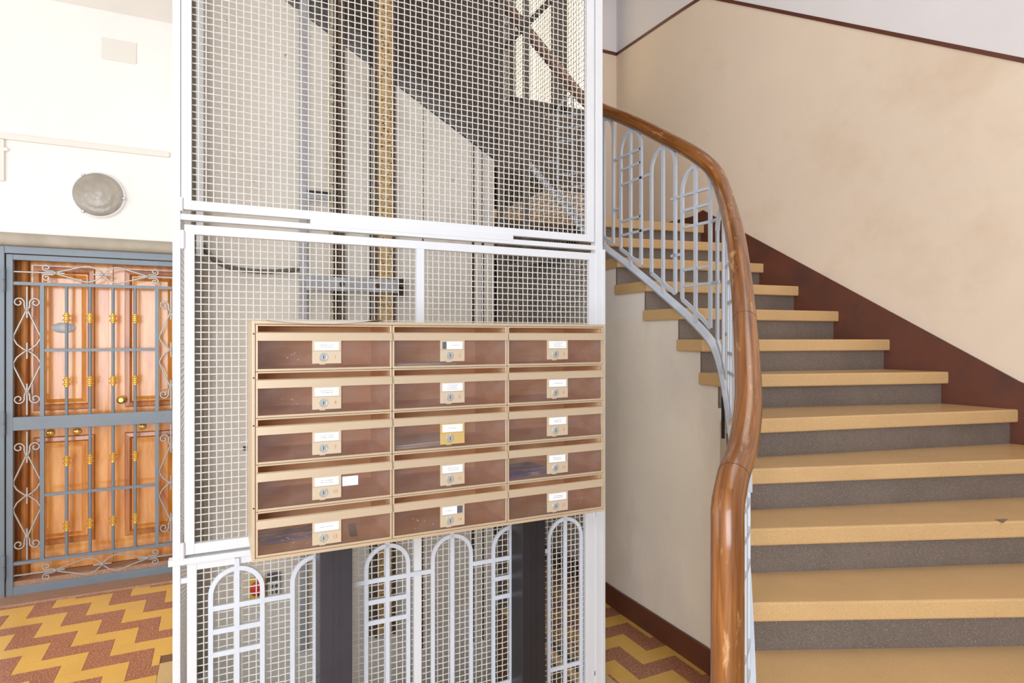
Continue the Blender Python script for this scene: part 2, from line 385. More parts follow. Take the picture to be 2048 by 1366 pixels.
# ------------------------------------------------------------------ staircase
stairs = thing('staircase', 'curving terrazzo staircase with ochre treads and dark grey risers beside the right wall', 'staircase', (2.1, 1.2, 0))
inner = {1:(.86,.80),2:(.98,.95),3:(1.10,1.095),4:(1.245,1.24),5:(1.396,1.39),6:(1.55,1.542),7:(1.698,1.688),8:(1.84,1.82),9:(2.09,2.125),10:(2.098,2.243),11:(2.10,2.399),12:(2.10,2.673),13:(2.10,2.944)}
def plan_wall(px): return tuple(wall_at(px)[0])
def ext(a, sl):                          # extend a nosing line to the right wall
    a = Vector(a); d = Vector((1, -sl)); p, q = RW[0], RW[1]
    e = q-p; t = ((p.x-a.x)*e.y-(p.y-a.y)*e.x)/(d.x*e.y-d.y*e.x); return tuple(a+d*t)
outer = {1:ext(inner[1],.66),2:ext(inner[2],.60),3:ext(inner[3],.55),4:ext(inner[4],.50),5:ext(inner[5],.44),6:ext(inner[6],.374),7:ext(inner[7],.304),
         8:plan_wall(2040),9:plan_wall(1901),10:plan_wall(1783),11:plan_wall(1680),12:plan_wall(1600),13:plan_wall(1530)}
inner[14] = (2.11, 3.20); inner[15] = (2.13, 3.39)
o13 = Vector(outer[13]); wd = (RA[2]-RA[1]).normalized()
outer[14] = tuple(o13+wd*.235); outer[15] = tuple(o13+wd*.47)
TH = .059
for k in range(1, 16):
    A = Vector(inner[k]); B = Vector(outer[k])
    nd = (B-A).normalized(); back = Vector((-nd.y, nd.x))
    if k < 15: A2 = Vector(inner[k+1]); B2 = Vector(outer[k+1])
    else: A2, B2 = None, None
    t = MB(); z = k*R; ov = .028
    if k < 15:
        n2 = (B2-A2).normalized(); b2 = Vector((-n2.y, n2.x))*(ov+.015)
        mid = []
        if k == 9: mid = [A+nd*.10-back*.045]
        poly = [A]+mid+[B, B2+b2, (A2+b2 if k >= 9 else A2+b2*.9+n2*.055)]
        if k >= 9: pass
    else:
        poly = [A, B, Vector((3.035, 4.27)), Vector((1.5, 4.27)), Vector((1.5, 3.42)), Vector((2.0, 3.42))]
    t.prism([(p.x, p.y, z-TH) for p in poly], (0, 0, TH))
    P_(t, 'tread', M['tread'], stairs, bevel=.006, seg=2)
    t = MB(); g = .012
    a, c = A+back*ov+nd*.012, B+back*ov
    t.prism([(a.x,a.y,z-R-.0), (c.x,c.y,z-R-.0), (c.x+back.x*g,c.y+back.y*g,z-R-.0), (a.x+back.x*g,a.y+back.y*g,z-R-.0)], (0, 0, R-TH))
    P_(t, 'riser', M['riser'], stairs)
q = [onz_ for onz_ in ((1990, 1039), (2016, 1038), (2006, 1046))]
cp = []
for x_, y_ in q:
    d = ray(x_, y_); t_ = (6*R+.0004-H)/d[2]; cp.append((d[0]*t_, d[1]*t_, 6*R+.0003))
t = MB(); t.prism(cp, (0, 0, .0006)); P_(t, 'chip', M['riser'], stairs)
# inner carriage wall under the treads (stepped top), following the stair's inner edge
wp = [(2.135, 4.27), (2.135, 3.39)]
bw = MB()
def inward(k):                           # wall line just inside the tread ends
    p = Vector(inner[k]); return p+(Vector((.022, .0)) if k >= 9 else Vector((.016, -.016)))
ks_ = list(range(15, 0, -1))
def seg(a, c, z0_, z1_, th=.07, na=None, nc=None):
    d = (c-a).normalized(); n = Vector((-d.y, d.x)); n = n if n.x+(-n.y) > 0 else -n
    if n.x < 0: n = -n
    na, nc = na or n, nc or n
    bw.prism([(a.x,a.y,z0_),(c.x,c.y,z0_),(c.x+nc.x*th,c.y+nc.y*th,z0_),(a.x+na.x*th,a.y+na.y*th,z0_)], (0,0,z1_-z0_))
seg(Vector((2.14, 4.27)), inward(15), 0, 15*R-TH-.16)
def recess(k):
    d = (Vector(outer[k])-Vector(inner[k])).normalized(); return inward(k)+Vector((-d.y, d.x))*.034
def nose(k): return (Vector(outer[k])-Vector(inner[k])).normalized()
for k in range(14, 0, -1): seg(recess(k+1), recess(k), 0, k*R-TH, na=nose(k+1), nc=nose(k))
def stairwall_mat():
    m = mat('cream_stair_wall', (238,224,206), .85, var=.04, vscale=2.0, bump=.14, bscale=35, dirt=[(1.6,(212,200,190),.5,.85,(1,1,.6))])
    nt = m.node_tree; N = nt.nodes; L = nt.links; p = N['Principled BSDF']; src = p.inputs['Base Color'].links[0].from_socket
    tc = N.new('ShaderNodeTexCoord'); sp = N.new('ShaderNodeSeparateXYZ'); L.new(tc.outputs['Object'], sp.inputs[0])
    mr = N.new('ShaderNodeMapRange'); mr.inputs[1].default_value = 1.715; mr.inputs[2].default_value = 1.725; L.new(sp.outputs[2], mr.inputs[0])
    x = N.new('ShaderNodeMix'); x.data_type = 'RGBA'; L.new(mr.outputs[0], x.inputs[0]); L.new(src, x.inputs[6]); x.inputs[7].default_value = lin((236,224,212)); L.new(x.outputs[2], p.inputs['Base Color'])
    return m
struct(bw.make('wall_stair', stairwall_mat()))
bb = MB()
pts = [Vector((2.14, 4.2))]+[inward(k) for k in range(15, 1, -1)]
for a, c in zip(pts, pts[1:]):
    d = (c-a).normalized(); n = Vector((d.y, -d.x)); n = n if n.x < 0 else -n
    bb.prism([(a.x,a.y,.0),(c.x,c.y,.0),(c.x+n.x*.012,c.y+n.y*.012,.0),(a.x+n.x*.012,a.y+n.y*.012,.0)], (0,0,.12))
struct(bb.make('baseboard_stair', M['brown']))
# chased slot with an old strike plate in the wall end beside the handrail
q = ond(1446, 835, 2.62)
sl = MB(); sl.box(q[0]-.004, q[0]+.004, q[1]-.006, q[1]+.006, q[2]-.09, q[2]+.09)
tag(sl.make('wall_slot', M['dark']), 'narrow dark slot in the stair wall beside the handrail', 'slot')

# upper flight behind the shaft: stepped slab going up to the left
fl = thing('upper_flight', 'grey underside of the stair flight rising to the left behind the lift shaft', 'staircase', (1.5, 3.4, 2.4))
L0, L1 = ony(983, 316, YB), ony(568, 0, YB)
ss = (L1[2]-L0[2])/(L1[0]-L0[0])
def lz(x): return L0[2]+ss*(x-L0[0])
t = MB(); t.prism([(L0[0]+.02, YB, lz(L0[0])), (-.13, YB, lz(-.13)), (-.13, YB, lz(-.13)+.13), (L0[0]+.02, YB, lz(L0[0])+.13)], (0, .10, 0)); P_(t, 'stringer', M['stringer'], fl)
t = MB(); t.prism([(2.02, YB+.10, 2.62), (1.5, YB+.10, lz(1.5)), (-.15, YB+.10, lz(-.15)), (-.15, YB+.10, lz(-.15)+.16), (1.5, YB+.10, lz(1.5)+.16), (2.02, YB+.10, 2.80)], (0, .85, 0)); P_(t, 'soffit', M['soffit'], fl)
for i in range(6):
    x = 1.46-.25*i; z = 2.4+R*(i+2)
    t = MB(); t.box(x-.26, x+.02, YB+.11, 4.26, z-.05, z); P_(t, 'tread', M['tread'], fl)
    t = MB(); t.box(x-.01, x, YB+.11, 4.26, z-R, z-.05); P_(t, 'riser', M['riser'], fl)
b = MB(); b.box(1.46, 2.14, 3.62, 3.80, 2.12, 2.34); struct(b.make('trim_4', M['soffit']))
b = MB(); b.box(-.16, 1.62, YB+.04, 4.40, 4.42, 4.60); struct(b.make('shade_slab_flight', M['soffit']))  # unseen slab added to block the top light over the upper flight
b = MB(); b.box(-.16, -.06, YB+.13, YD-.001, 0, 4.42); struct(b.make('shade_wall_left', M['white_wall']))  # closure added on the left so less light gets behind the rear mesh
b = MB(); b.box(-.06, 1.95, 4.27, 4.40, 0, 4.42); struct(b.make('shade_wall_back', M['soffit']))  # added wall, its dark colour stands for the shade behind the rear mesh
# white wall closing the back of the shaft
b = MB(); b.prism([(-.13, YB, -.65), (YB*tanx(988), YB, -.65), (YB*tanx(988), YB, lz(L0[0])-.01), (L0[0], YB, lz(L0[0])), (-.13, YB, lz(-.13))], (0, .12, 0))
struct(b.make('wall_shaft', M['shaft']))

# ------------------------------------------------------------------ balustrade and handrail
rp = [onx(1206, 220, 2.085), onx(1263, 243, 2.085), onx(1328, 275, 2.085), onx(1393, 311, 2.085), ond(1430, 345, 2.84), ond(1450, 393, 2.68), ond(1470, 470, 2.34), ond(1482, 560, 2.08),
      ond(1490, 650, 1.88), ond(1496, 760, 1.69), ond(1495, 830, 1.585), ond(1484, 900, 1.49), ond(1467, 950, 1.41), ond(1457, 1000, 1.355)]
pre = [(.55, 3.40, 4.30), (1.2, 3.40, 3.95), (1.63, 3.40, 3.62), (1.93, 3.36, 3.32), (2.065, 3.25, 3.10)]
ctrl = [Vector(p) for p in pre]+[Vector(p) for p in rp]
def catmull(c, n=10):
    out = []
    for i in range(len(c)-1):
        p0, p1, p2, p3 = c[max(i-1,0)], c[i], c[i+1], c[min(i+2,len(c)-1)]
        for j in range(n):
            t = j/n; out.append(.5*((2*p1)+(-p0+p2)*t+(2*p0-5*p1+4*p2-p3)*t*t+(-p0+3*p1-3*p2+p3)*t**3))
    return out+[c[-1]]
rail = catmull(ctrl)
end = ctrl[-1]; nw = Vector(ond(1455, 1040, 1.335))
rail2 = rail+[Vector((nw.x+.004, nw.y+.004, nw.z+.02)), Vector((nw.x, nw.y, nw.z-.06))]+[Vector((nw.x, nw.y, z)) for z in (1.0, .9, .8, .6, .45)]
bal = thing('balustrade', 'wrought iron stair balustrade of blue-grey arched bars under a thick worn wooden handrail', 'balustrade', (2.09, 2.3, 1.5))
t = MB(); t.tube(rail2, .0355, 20, .0355, mi=0)
hr = P_(t, 'handrail', M['rail_wood'], bal, smooth=True)
for px_, py_ in ((1352, 290), (1466, 452), (1490, 640), (1467, 948)):
    bi = min(range(len(rail)), key=lambda i: (lambda d: (1024+F*(d.x*CS-d.y*SN)/(d.x*SN+d.y*CS)-px_)**2+(Y0-F*(d.z-H)/(d.x*SN+d.y*CS)-py_)**2)(rail[i]))
    d_ = (rail[bi+1]-rail[bi-1]).normalized() if bi < len(rail)-1 else (rail[bi]-rail[bi-1]).normalized()
    t = MB(); t.tube([rail[bi]-d_*.0007, rail[bi]+d_*.0007], .0359, 20); P_(t, 'joint', M['door_dark2'], bal)
ga = hr.data.attributes.new('grain', 'FLOAT_VECTOR', 'POINT'); ln = 0; gv = []
for i, p in enumerate(rail2):
    if i: ln += (p-rail2[i-1]).length
    for q in range(20): gv += [.0355*math.cos(2*PI*q/20), .0355*math.sin(2*PI*q/20), ln]
ga.data.foreach_set('vector', gv)
# plan curve of the bars, by arc length
cl = [0]
for a, c in zip(rail, rail[1:]): cl.append(cl[-1]+(c-a).to_2d().length)
def at(s, dz_=0.0):
    s = max(0, min(cl[-1]-1e-6, s))
    for i in range(len(cl)-1):
        if cl[i+1] >= s:
            k = (s-cl[i])/max(1e-9, cl[i+1]-cl[i]); p = rail[i].lerp(rail[i+1], k); return Vector((p.x, p.y, p.z-.83+dz_))
def s_of(Y):                             # arc length where the straight run passes Y
    for i in range(len(rail)-1):
        if rail[i].y >= Y > rail[i+1].y and rail[i].x > 2.0 and rail[i].y < 3.3:
            return cl[i]+(cl[i+1]-cl[i])*(rail[i].y-Y)/(rail[i].y-rail[i+1].y)
def tang(s): return (at(s+.01)-at(s-.01)).to_2d().normalized().to_3d()
t = MB(); n = 90; s0 = s_of(3.16)-.5
t.sweep([at(s0+(cl[-1]-s0)*i/n, .012) for i in range(n+1)], [(-.006,-.02),(.006,-.02),(.006,.02),(-.006,.02)])
P_(t, 'bottom_rail', M['grey_metal'], bal)
BWd, BTh = .018, .012
def arch(sc, barred):
    t = MB(); hw = .094
    zc = at(sc).z; top = zc+.775; spr = top-.105
    T = tang(sc)
    def vbar(s, za, zb):
        p = at(s); t.obar((p.x,p.y,za), (p.x,p.y,zb), BWd, tang(s), BTh)
    for sg in (-1, 1): vbar(sc+sg*hw, at(sc+sg*hw).z+.07, spr)
    path = []
    for i in range(13):
        a = PI*i/12; s = sc-hw*math.cos(a); p = at(s); path.append((p.x, p.y, spr+.105*math.sin(a)))
    t.sweep(path, [(-BTh/2,-BWd/2),(BTh/2,-BWd/2),(BTh/2,BWd/2),(-BTh/2,BWd/2)])
    vbar(sc, zc+.02, zc+.81)
    path = [at(sc+hw*(i/4-1)*1.0, .07) for i in range(9)]
    t.sweep(path, [(-BTh/2,-BWd/2),(BTh/2,-BWd/2),(BTh/2,BWd/2),(-BTh/2,BWd/2)])
    def hbar(sa, sb, dz_):
        m = 4; pth = []
        for i in range(m+1):
            p = at(sa+(sb-sa)*i/m); pth.append((p.x, p.y, zc+dz_))
        t.sweep(pth, [(-BTh/2,-.0065),(BTh/2,-.0065),(BTh/2,.0065),(-BTh/2,.0065)])
    if barred:
        for d, l, r in ((.65,-.175,hw),(.575,-hw,hw),(.49,-hw,.175),(.36,-.175,-hw),(.28,-hw,hw),(.20,-hw,.175)): hbar(sc+l, sc+r, d)
    P_(t, 'arched_panel', M['grey_metal'], bal, smooth=False)
sA = [s_of(3.06), s_of(2.797), s_of(2.52), s_of(2.28)]
cent = [sA[0]-.27]+sA
while cent[-1]+.25 < cl[-1]-.10: cent.append(cent[-1]+.25)
for i, s in enumerate(cent): arch(s, i % 2 == 0)

# ------------------------------------------------------------------ lift cage
cage = thing('elevator_cage', 'white wire mesh lift shaft enclosure with framed panels behind the letterboxes', 'elevator cage', (XL, YC, 0))
Xc = lambda px: YC*tanx(px)
PIT = .0232
def wiremesh(x0, x1, z0, z1, fn, r=.0019, floor_z=None, amp=.0016, pit=PIT):
    """woven wire in local (x,z); fn maps (x, offset, z) to a room point"""
    vs, fs = [], []
    nx = max(2, int(round((x1-x0)/pit))); nz = max(2, int(round((z1-z0)/pit)))
    px_, pz_ = (x1-x0)/nx, (z1-z0)/nz
    sec = ((r,0),(0,r),(-r,0),(0,-r))
    def wire(pts, vertical):
        o = len(vs)
        for (x, d, z) in pts:
            for a, c in sec: vs.append(fn(x+a, d+c, z) if vertical else fn(x, d+c, z+a))
        for i in range(len(pts)-1):
            for q in range(4): fs.append((o+i*4+q, o+i*4+(q+1) % 4, o+(i+1)*4+(q+1) % 4, o+(i+1)*4+q))
    for i in range(nx+1):
        x = x0+px_*i; jit = random.uniform(-.0012,.0012)
        pts = [(x+jit, amp*(1 if (i+j) % 2 else -1), z0+pz_*j) for j in range(nz+1) if floor_z is None or z0+pz_*j > floor_z(x)]
        if len(pts) > 1: wire(pts, True)
    for j in range(nz+1):
        z = z0+pz_*j; jit = random.uniform(-.0012,.0012)
        pts = [(x0+px_*i, -amp*(1 if (i+j) % 2 else -1), z+jit) for i in range(nx+1) if floor_z is None or z > floor_z(x0+px_*i)]
        if len(pts) > 1: wire(pts, False)
    m = MB(); m.v = vs; m.f = fs; m.m = [0]*len(fs); return m
def ymap(Y): return lambda x, d, z: (x, Y+d, z)
def xmap(X): return lambda y, d, z: (X+d, y, z)
ZT = 4.6
XRi = Xc(1190)
t = MB(); t.box(XL, Xc(361), YC, YC+.04, 0, ZT); P_(t, 'corner_post', M['white_metal'], cage, bevel=.002)
t = MB(); t.box(XRi+.004, XR, YC, YC+.04, 0, ZT); t.box(XR-.006, XR+.012, YC-.004, YC, 0, 2.0); P_(t, 'corner_post', M['white_metal'], cage, bevel=.002)
XbL, XbR = XL, XR-.005
t = MB(); t.box(XbL, XbL+.03, YB-.045, YB-.005, 0, ZT); P_(t, 'corner_post', M['conduit'], cage, bevel=.002)
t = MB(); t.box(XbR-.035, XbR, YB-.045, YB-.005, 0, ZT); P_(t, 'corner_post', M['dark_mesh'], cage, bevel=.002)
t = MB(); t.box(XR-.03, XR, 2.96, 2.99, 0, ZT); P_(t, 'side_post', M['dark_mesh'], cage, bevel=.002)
def frame_panel(name, x0, x1, z0, z1, wl, wr, wb, wt, mull=None, y=YC+.004, d=.022):
    t = MB(); t.box(x0, x0+wl, y, y+d, z0, z1); t.box(x1-wr, x1, y, y+d, z0, z1)
    t.box(x0+wl, x1-wr, y, y+d, z0, z0+wb); t.box(x0+wl, x1-wr, y, y+d, z1-wt, z1)
    p = P_(t, name, M['white_metal'], cage, bevel=.0015)
    if mull:
        m = MB(); m.box(mull[0], mull[1], y, y+d-.002, z0+wb, z1-wt); P_(m, 'mullion', M['white_metal'], p)
    w = wiremesh(x0+wl-.004, x1-wr+.004, z0+wb-.004, z1-wt+.004, ymap(y+d*.72))
    o = P_(w, 'wire_mesh', M['mesh'], p, recalc=False); o['kind'] = 'stuff'
    return p
UP = frame_panel('upper_panel', Xc(362), XRi, 2.030, ZT-.02, Xc(383)-Xc(362), XRi-Xc(1175), .031, .03)
MID = frame_panel('middle_panel', Xc(368.3), Xc(1194), .896, 1.981, Xc(389)-Xc(368.3), Xc(1194)-Xc(1180), .034, .031, (Xc(833.5), Xc(849)))
LOW = frame_panel('lower_panel', Xc(373.7), Xc(1192), .05, .868, Xc(393.6)-Xc(373.7), Xc(1192)-Xc(1172.5), .05, .025, (.6735, .703))
t = MB(); t.box(Xc(361), XR-.002, YC+.002, YC+.03, 1.995, 2.015); P_(t, 'cross_rail', M['white_metal'], cage, bevel=.0015)
t = MB(); t.box(Xc(621), Xc(1027), YC+.001, YC+.006, 2.008, 2.036); P_(t, 'closing_strip', M['white_metal'], cage, bevel=.001)
t = MB(); t.box(XL-.012, XR+.004, YC-.006, YC+.03, .868, .888); P_(t, 'cross_rail', M['white_metal'], cage, bevel=.0015)
t = MB(); t.box(Xc(361), Xc(375), YC+.004, YC+.02, .805, .822); P_(t, 'stay', M['white_metal'], LOW)
t = MB(); t.box(Xc(1190), XR-.01, YC+.004, YC+.02, .12, .14); P_(t, 'stay', M['white_metal'], LOW)
for z in (1.93, .91): 
    t = MB(); t.lathe([(.006,-.03),(.006,.03)], (Xc(365), YC-.001, z), 'z', 10); t.box(Xc(362.5), Xc(369), YC-.004, YC+.003, z-.022, z+.022); P_(t, 'hinge', M['white_metal'], MID)
t = MB(); t.lathe([(.006,-.022),(.006,.022)], (Xc(362), YC-.001, 2.045), 'z', 10); P_(t, 'hinge', M['white_metal'], UP)
t = MB(); t.lathe([(.006,-.022),(.006,.022)], (Xc(1188), YC-.001, .84), 'z', 10); P_(t, 'hinge', M['white_metal'], LOW)
for j in range(6):
    cx = .0557+.2566*j; hw = .0795; ya = YC-.006; t = MB(); apex = .832; spr = apex-hw
    def vb(x, za, zb, w=.0148): t.box(x-w/2, x+w/2, ya, ya+.009, za, zb)
    vb(cx-hw, .08, spr); vb(cx+hw, .08, spr); vb(cx, .08, .866, .0158)
    path = [(cx-hw*math.cos(PI*i/16), ya+.0045, spr+hw*math.sin(PI*i/16)) for i in range(17)]
    t.sweep(path, [(-.0074,-.0045),(.0074,-.0045),(.0074,.0045),(-.0074,.0045)])
    bars = [(.20,-hw,hw)]
    if j % 2 == 0: bars += [(.708, -.2566+hw if j else -hw, .2566-hw), (.630,-hw,hw), (.554,-hw,hw)]
    for z, l, r in bars: t.box(cx+l, cx+r, ya+.0008, ya+.0082, z-.0083, z+.0083)
    P_(t, 'arched_bar', M['arch_metal'], LOW)
# shaft side and rear mesh
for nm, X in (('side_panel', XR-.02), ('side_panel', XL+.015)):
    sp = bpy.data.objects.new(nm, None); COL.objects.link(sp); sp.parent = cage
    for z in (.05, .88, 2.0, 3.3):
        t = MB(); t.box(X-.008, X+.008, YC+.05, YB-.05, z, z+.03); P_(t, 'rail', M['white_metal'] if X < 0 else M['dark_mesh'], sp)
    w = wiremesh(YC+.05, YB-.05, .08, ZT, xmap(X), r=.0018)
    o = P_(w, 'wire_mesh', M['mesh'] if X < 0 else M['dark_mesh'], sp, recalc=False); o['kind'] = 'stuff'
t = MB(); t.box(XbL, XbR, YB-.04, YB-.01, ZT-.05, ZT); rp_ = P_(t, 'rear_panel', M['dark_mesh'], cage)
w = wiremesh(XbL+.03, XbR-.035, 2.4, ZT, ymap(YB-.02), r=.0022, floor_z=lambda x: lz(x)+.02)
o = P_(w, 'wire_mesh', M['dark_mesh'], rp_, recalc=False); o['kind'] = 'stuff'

# ------------------------------------------------------------------ things inside the shaft
def vert(name, px0, px1, Y, d, z0, z1, m, label, cat, group=None, bevel=0):
    t = MB(); t.box(Y*tanx(px0), Y*tanx(px1), Y-d, Y, z0, z1); return tag(t.make(name, m, bevel=bevel), label, cat, group)
vert('steel_upright', 598, 613, YB-.004, .04, 0, 4.4, M['galv'], 'grey steel upright fixed to the white back wall of the lift shaft', 'steel upright', bevel=.003)
g = thing('guide_rail', 'narrow greased T-shaped lift guide rail with rusty flange on the white shaft wall', 'guide rail', (YB*tanx(674), YB, 0))
x0, x1 = (YB-.03)*tanx(660), (YB-.03)*tanx(688)
t = MB(); t.box(x0, x0+.014, YB-.05, YB-.004, 0, 4.4); P_(t, 'flange', M['pale_rail'], g)
t = MB(); t.box(x0+.015, x0+.035, YB-.03, YB-.004, 0, 4.4); P_(t, 'web', M['dark_rust'], g)
t = MB(); t.box(x0+.037, x1, YB-.05, YB-.004, 0, 4.4); P_(t, 'flange', M['dark_rust'], g)
g2 = thing('counterweight_rail', 'wide ochre channel coated in old grease running up the lift shaft wall', 'guide rail', (YB*tanx(767), YB, 0))
x0, x1 = (YB-.03)*tanx(750), (YB-.03)*tanx(786)
t = MB(); t.box(x0, x1, YB-.035, YB-.004, 0, 4.6); P_(t, 'channel_web', M['rust'], g2)
t = MB(); t.box(x0-.006, x0+.006, YB-.06, YB-.004, 0, 4.6); P_(t, 'channel_lip', M['dark_rust'], g2)
t = MB(); t.box(x1-.006, x1+.006, YB-.06, YB-.004, 0, 4.6); P_(t, 'channel_lip', M['dark_rust'], g2)
br = thing('rail_bracket', 'galvanised angle bracket bolted across the guide rails inside the lift shaft', 'bracket', ony(613, 566, YB-.1))
A_ = ony(612, 552, YB-.075); B_ = ony(806, 565, YB-.075); hgt = .072
t = MB(); t.box(A_[0], B_[0], YB-.085, YB-.078, A_[2]-hgt, A_[2]); t.box(A_[0], B_[0], YB-.078, YB-.055, A_[2]-.006, A_[2]); P_(t, 'angle_bar', M['galv'], br, bevel=.002)
t = MB(); t.box(B_[0]-.03, B_[0]+.002, YB-.095, YB-.055, A_[2]-hgt-.02, A_[2]+.004); P_(t, 'end_clamp', M['cable'], br)
for fx in (.35, .72, .97):
    t = MB(); x = A_[0]+(B_[0]-A_[0])*fx; t.lathe([(.014,0),(.014,-.010),(.008,-.010),(.008,-.02)], (x, YB-.085, A_[2]-.036), 'y', 6); P_(t, 'bolt', M['dark_rust'], br)
c0, c1 = ony(613, 384, YB-.03), ony(658, 402, YB-.03)
t = MB(); t.box(c0[0], c1[0], YB-.05, YB-.004, c1[2], c0[2]-.006, 0); t.box(c0[0], c1[0], YB-.06, YB-.004, c0[2]-.006, c0[2]+.004, 1); tag(t.make('rail_clip', [M['galv'], M['cable']]), 'small steel clip joining the grey upright to the guide rail', 'bracket')
for px, r, Y, lb in ((740, .004, YB-.03, 'thin dark cable left of the ochre channel in the lift shaft'), (845, .0035, 3.05, 'thin lift cable hanging near the middle of the shaft'), (945.5, .0075, 3.0, 'thick dark hoist rope, left of the close pair'), (965, .007, 3.0, 'dark hoist rope, right of the close pair by the rear post')):
    t = MB(); X = Y*tanx(px); t.tube([(X, Y, .0), (X+.002, Y, 2), (X, Y, 4.6)], r, 8); tag(t.make('hoist_cable', M['cable'], smooth=True), lb, 'cable', 'hoist cables in the lift shaft')
t = MB(); pts_ = [Vector(ony(x, y, YB-.03)) for x, y in ((398, 440), (402, 482), (425, 517), (465, 536), (520, 543), (570, 542), (602, 537))]
pth = catmull(pts_, 12); n = 10; t.tube(pth, .013, n, ups=(0,1,0))
for i in range(len(pth)):
    k = 1.0 if i % 2 else .82
    for q in range(n):
        v = Vector(t.v[i*n+q]); v = pth[i]+(v-pth[i])*k; t.v[i*n+q] = tuple(v)
tag(t.make('flexible_conduit', M['conduit'], smooth=True), 'ribbed grey flexible conduit sagging across the shaft wall', 'conduit')
vert('shaft_bar', 393, 407, YB-.05, .03, 2.0, 4.4, M['white_metal'], 'white flat bar standing in the rear left corner of the lift shaft', 'steel bar')
vert('cable_duct', 394, 408, YB-.05, .03, 0, 1.99, M['conduit'], 'dark grey cable duct in the rear left corner of the lift shaft', 'cable duct')
sw = thing('stop_switch', 'red mushroom stop button on a yellow plate low on the shaft wall', 'switch', ony(513, 1174, YB))
A_ = ony(496, 1156, YB); B_ = ony(530, 1192, YB)
t = MB(); t.box(A_[0], B_[0], YB-.035, YB-.002, B_[2], A_[2]); P_(t, 'backplate', M['yellow_plate'], sw, bevel=.003)
cx = ony(515, 1174, YB-.04); t = MB(); t.lathe([(.018,0),(.02,-.02),(.036,-.022),(.036,-.034),(.026,-.042)], (cx[0], YB-.034, cx[2]), 'y', 20); P_(t, 'button', M['red_switch'], sw, smooth=True)
so = thing('power_outlet', 'ivory double socket outlet beside the red stop button in the lift shaft', 'outlet', ony(547, 1172, YB))
A_ = ony(535, 1161, YB); B_ = ony(559, 1186, YB)
t = MB(); t.box(A_[0], B_[0], YB-.03, YB-.002, B_[2], A_[2]); P_(t, 'cover', M['ivory'], so, bevel=.003)
for fx, fz in ((.3,.3),(.3,.7),(.72,.3),(.72,.7)):
    t = MB(); x = A_[0]+(B_[0]-A_[0])*fx; z = B_[2]+(A_[2]-B_[2])*fz; t.lathe([(.009,0),(.009,-.002)], (x, YB-.0302, z), 'y', 10); P_(t, 'socket', M['card_grey'], so)
A_ = ony(534, 1146, YB); B_ = ony(560, 1158, YB)
t = MB(); t.box(A_[0], B_[0], YB-.02, YB-.002, B_[2], A_[2]); tag(t.make('junction_box', M['card_grey'], bevel=.003), 'small dark junction box above the ivory socket in the lift shaft', 'junction box')

# ------------------------------------------------------------------ letterboxes
MX0 = YF*tanx(504); MX1 = YF*tanx(1209.5); MZ0, MZ1 = .998, 1.656; DEP = .27
cols = [MX0+.0085, YF*tanx(784.6), YF*tanx(1014.5), MX1-.0075]
rows = [1.6465, 1.5166, 1.389, 1.262, 1.1335, 1.0075]
fr = thing('letterbox_casing', 'champagne aluminium casing around the fifteen letterboxes in front of the lift cage', 'letterbox casing', (MX0, YF, MZ0))
t = MB(); t.box(MX0, MX0+.008, YF-.002, YF+DEP+.02, MZ0, MZ1); P_(t, 'side_board', M['alu'], fr, bevel=.001)
t = MB(); t.box(MX1-.007, MX1, YF-.002, YF+DEP+.02, MZ0, MZ1); P_(t, 'side_board', M['alu'], fr, bevel=.001)
t = MB(); t.box(MX0+.008, MX1-.007, YF-.002, YF+DEP+.02, MZ1-.009, MZ1); P_(t, 'top_board', M['alu'], fr, bevel=.001)
t = MB(); t.box(MX0+.008, MX1-.007, YF-.002, YF+DEP+.02, MZ0, MZ0+.009); P_(t, 'bottom_board', M['alu'], fr, bevel=.001)
t = MB(); t.box(MX0+.008, MX1-.007, YF+DEP+.008, YF+DEP+.018, MZ0+.009, MZ1-.009); P_(t, 'back_board', M['box_wood'], fr)
t = MB()
for x in (.33, 1.10): t.box(x, x+.07, YF+DEP+.02, 2.1443, 1.05, 1.5)
P_(t, 'mounting_plate', M['black'], fr)
for z in (1.62, 1.50, 1.37, 1.145):
    t = MB(); t.lathe([(.0022,0),(.0022,-.0012)], (MX0+.004, YF-.002, z), 'y', 8); P_(t, 'screw', M['dark'], fr)
def number_mesh(txt):
    c = bpy.data.curves.new('n', 'FONT'); c.body = txt; c.size = .0145; c.align_x = 'CENTER'; c.extrude = .0002
    o = bpy.data.objects.new('n', c); COL.objects.link(o); bpy.context.view_layer.update()
    me = bpy.data.meshes.new_from_object(o.evaluated_get(bpy.context.evaluated_depsgraph_get())); bpy.data.objects.remove(o); me.materials.clear(); me.materials.append(M['red_ink']); return me
ordn = ['top', 'second', 'third', 'fourth', 'bottom']; colname = ['left', 'middle', 'right']
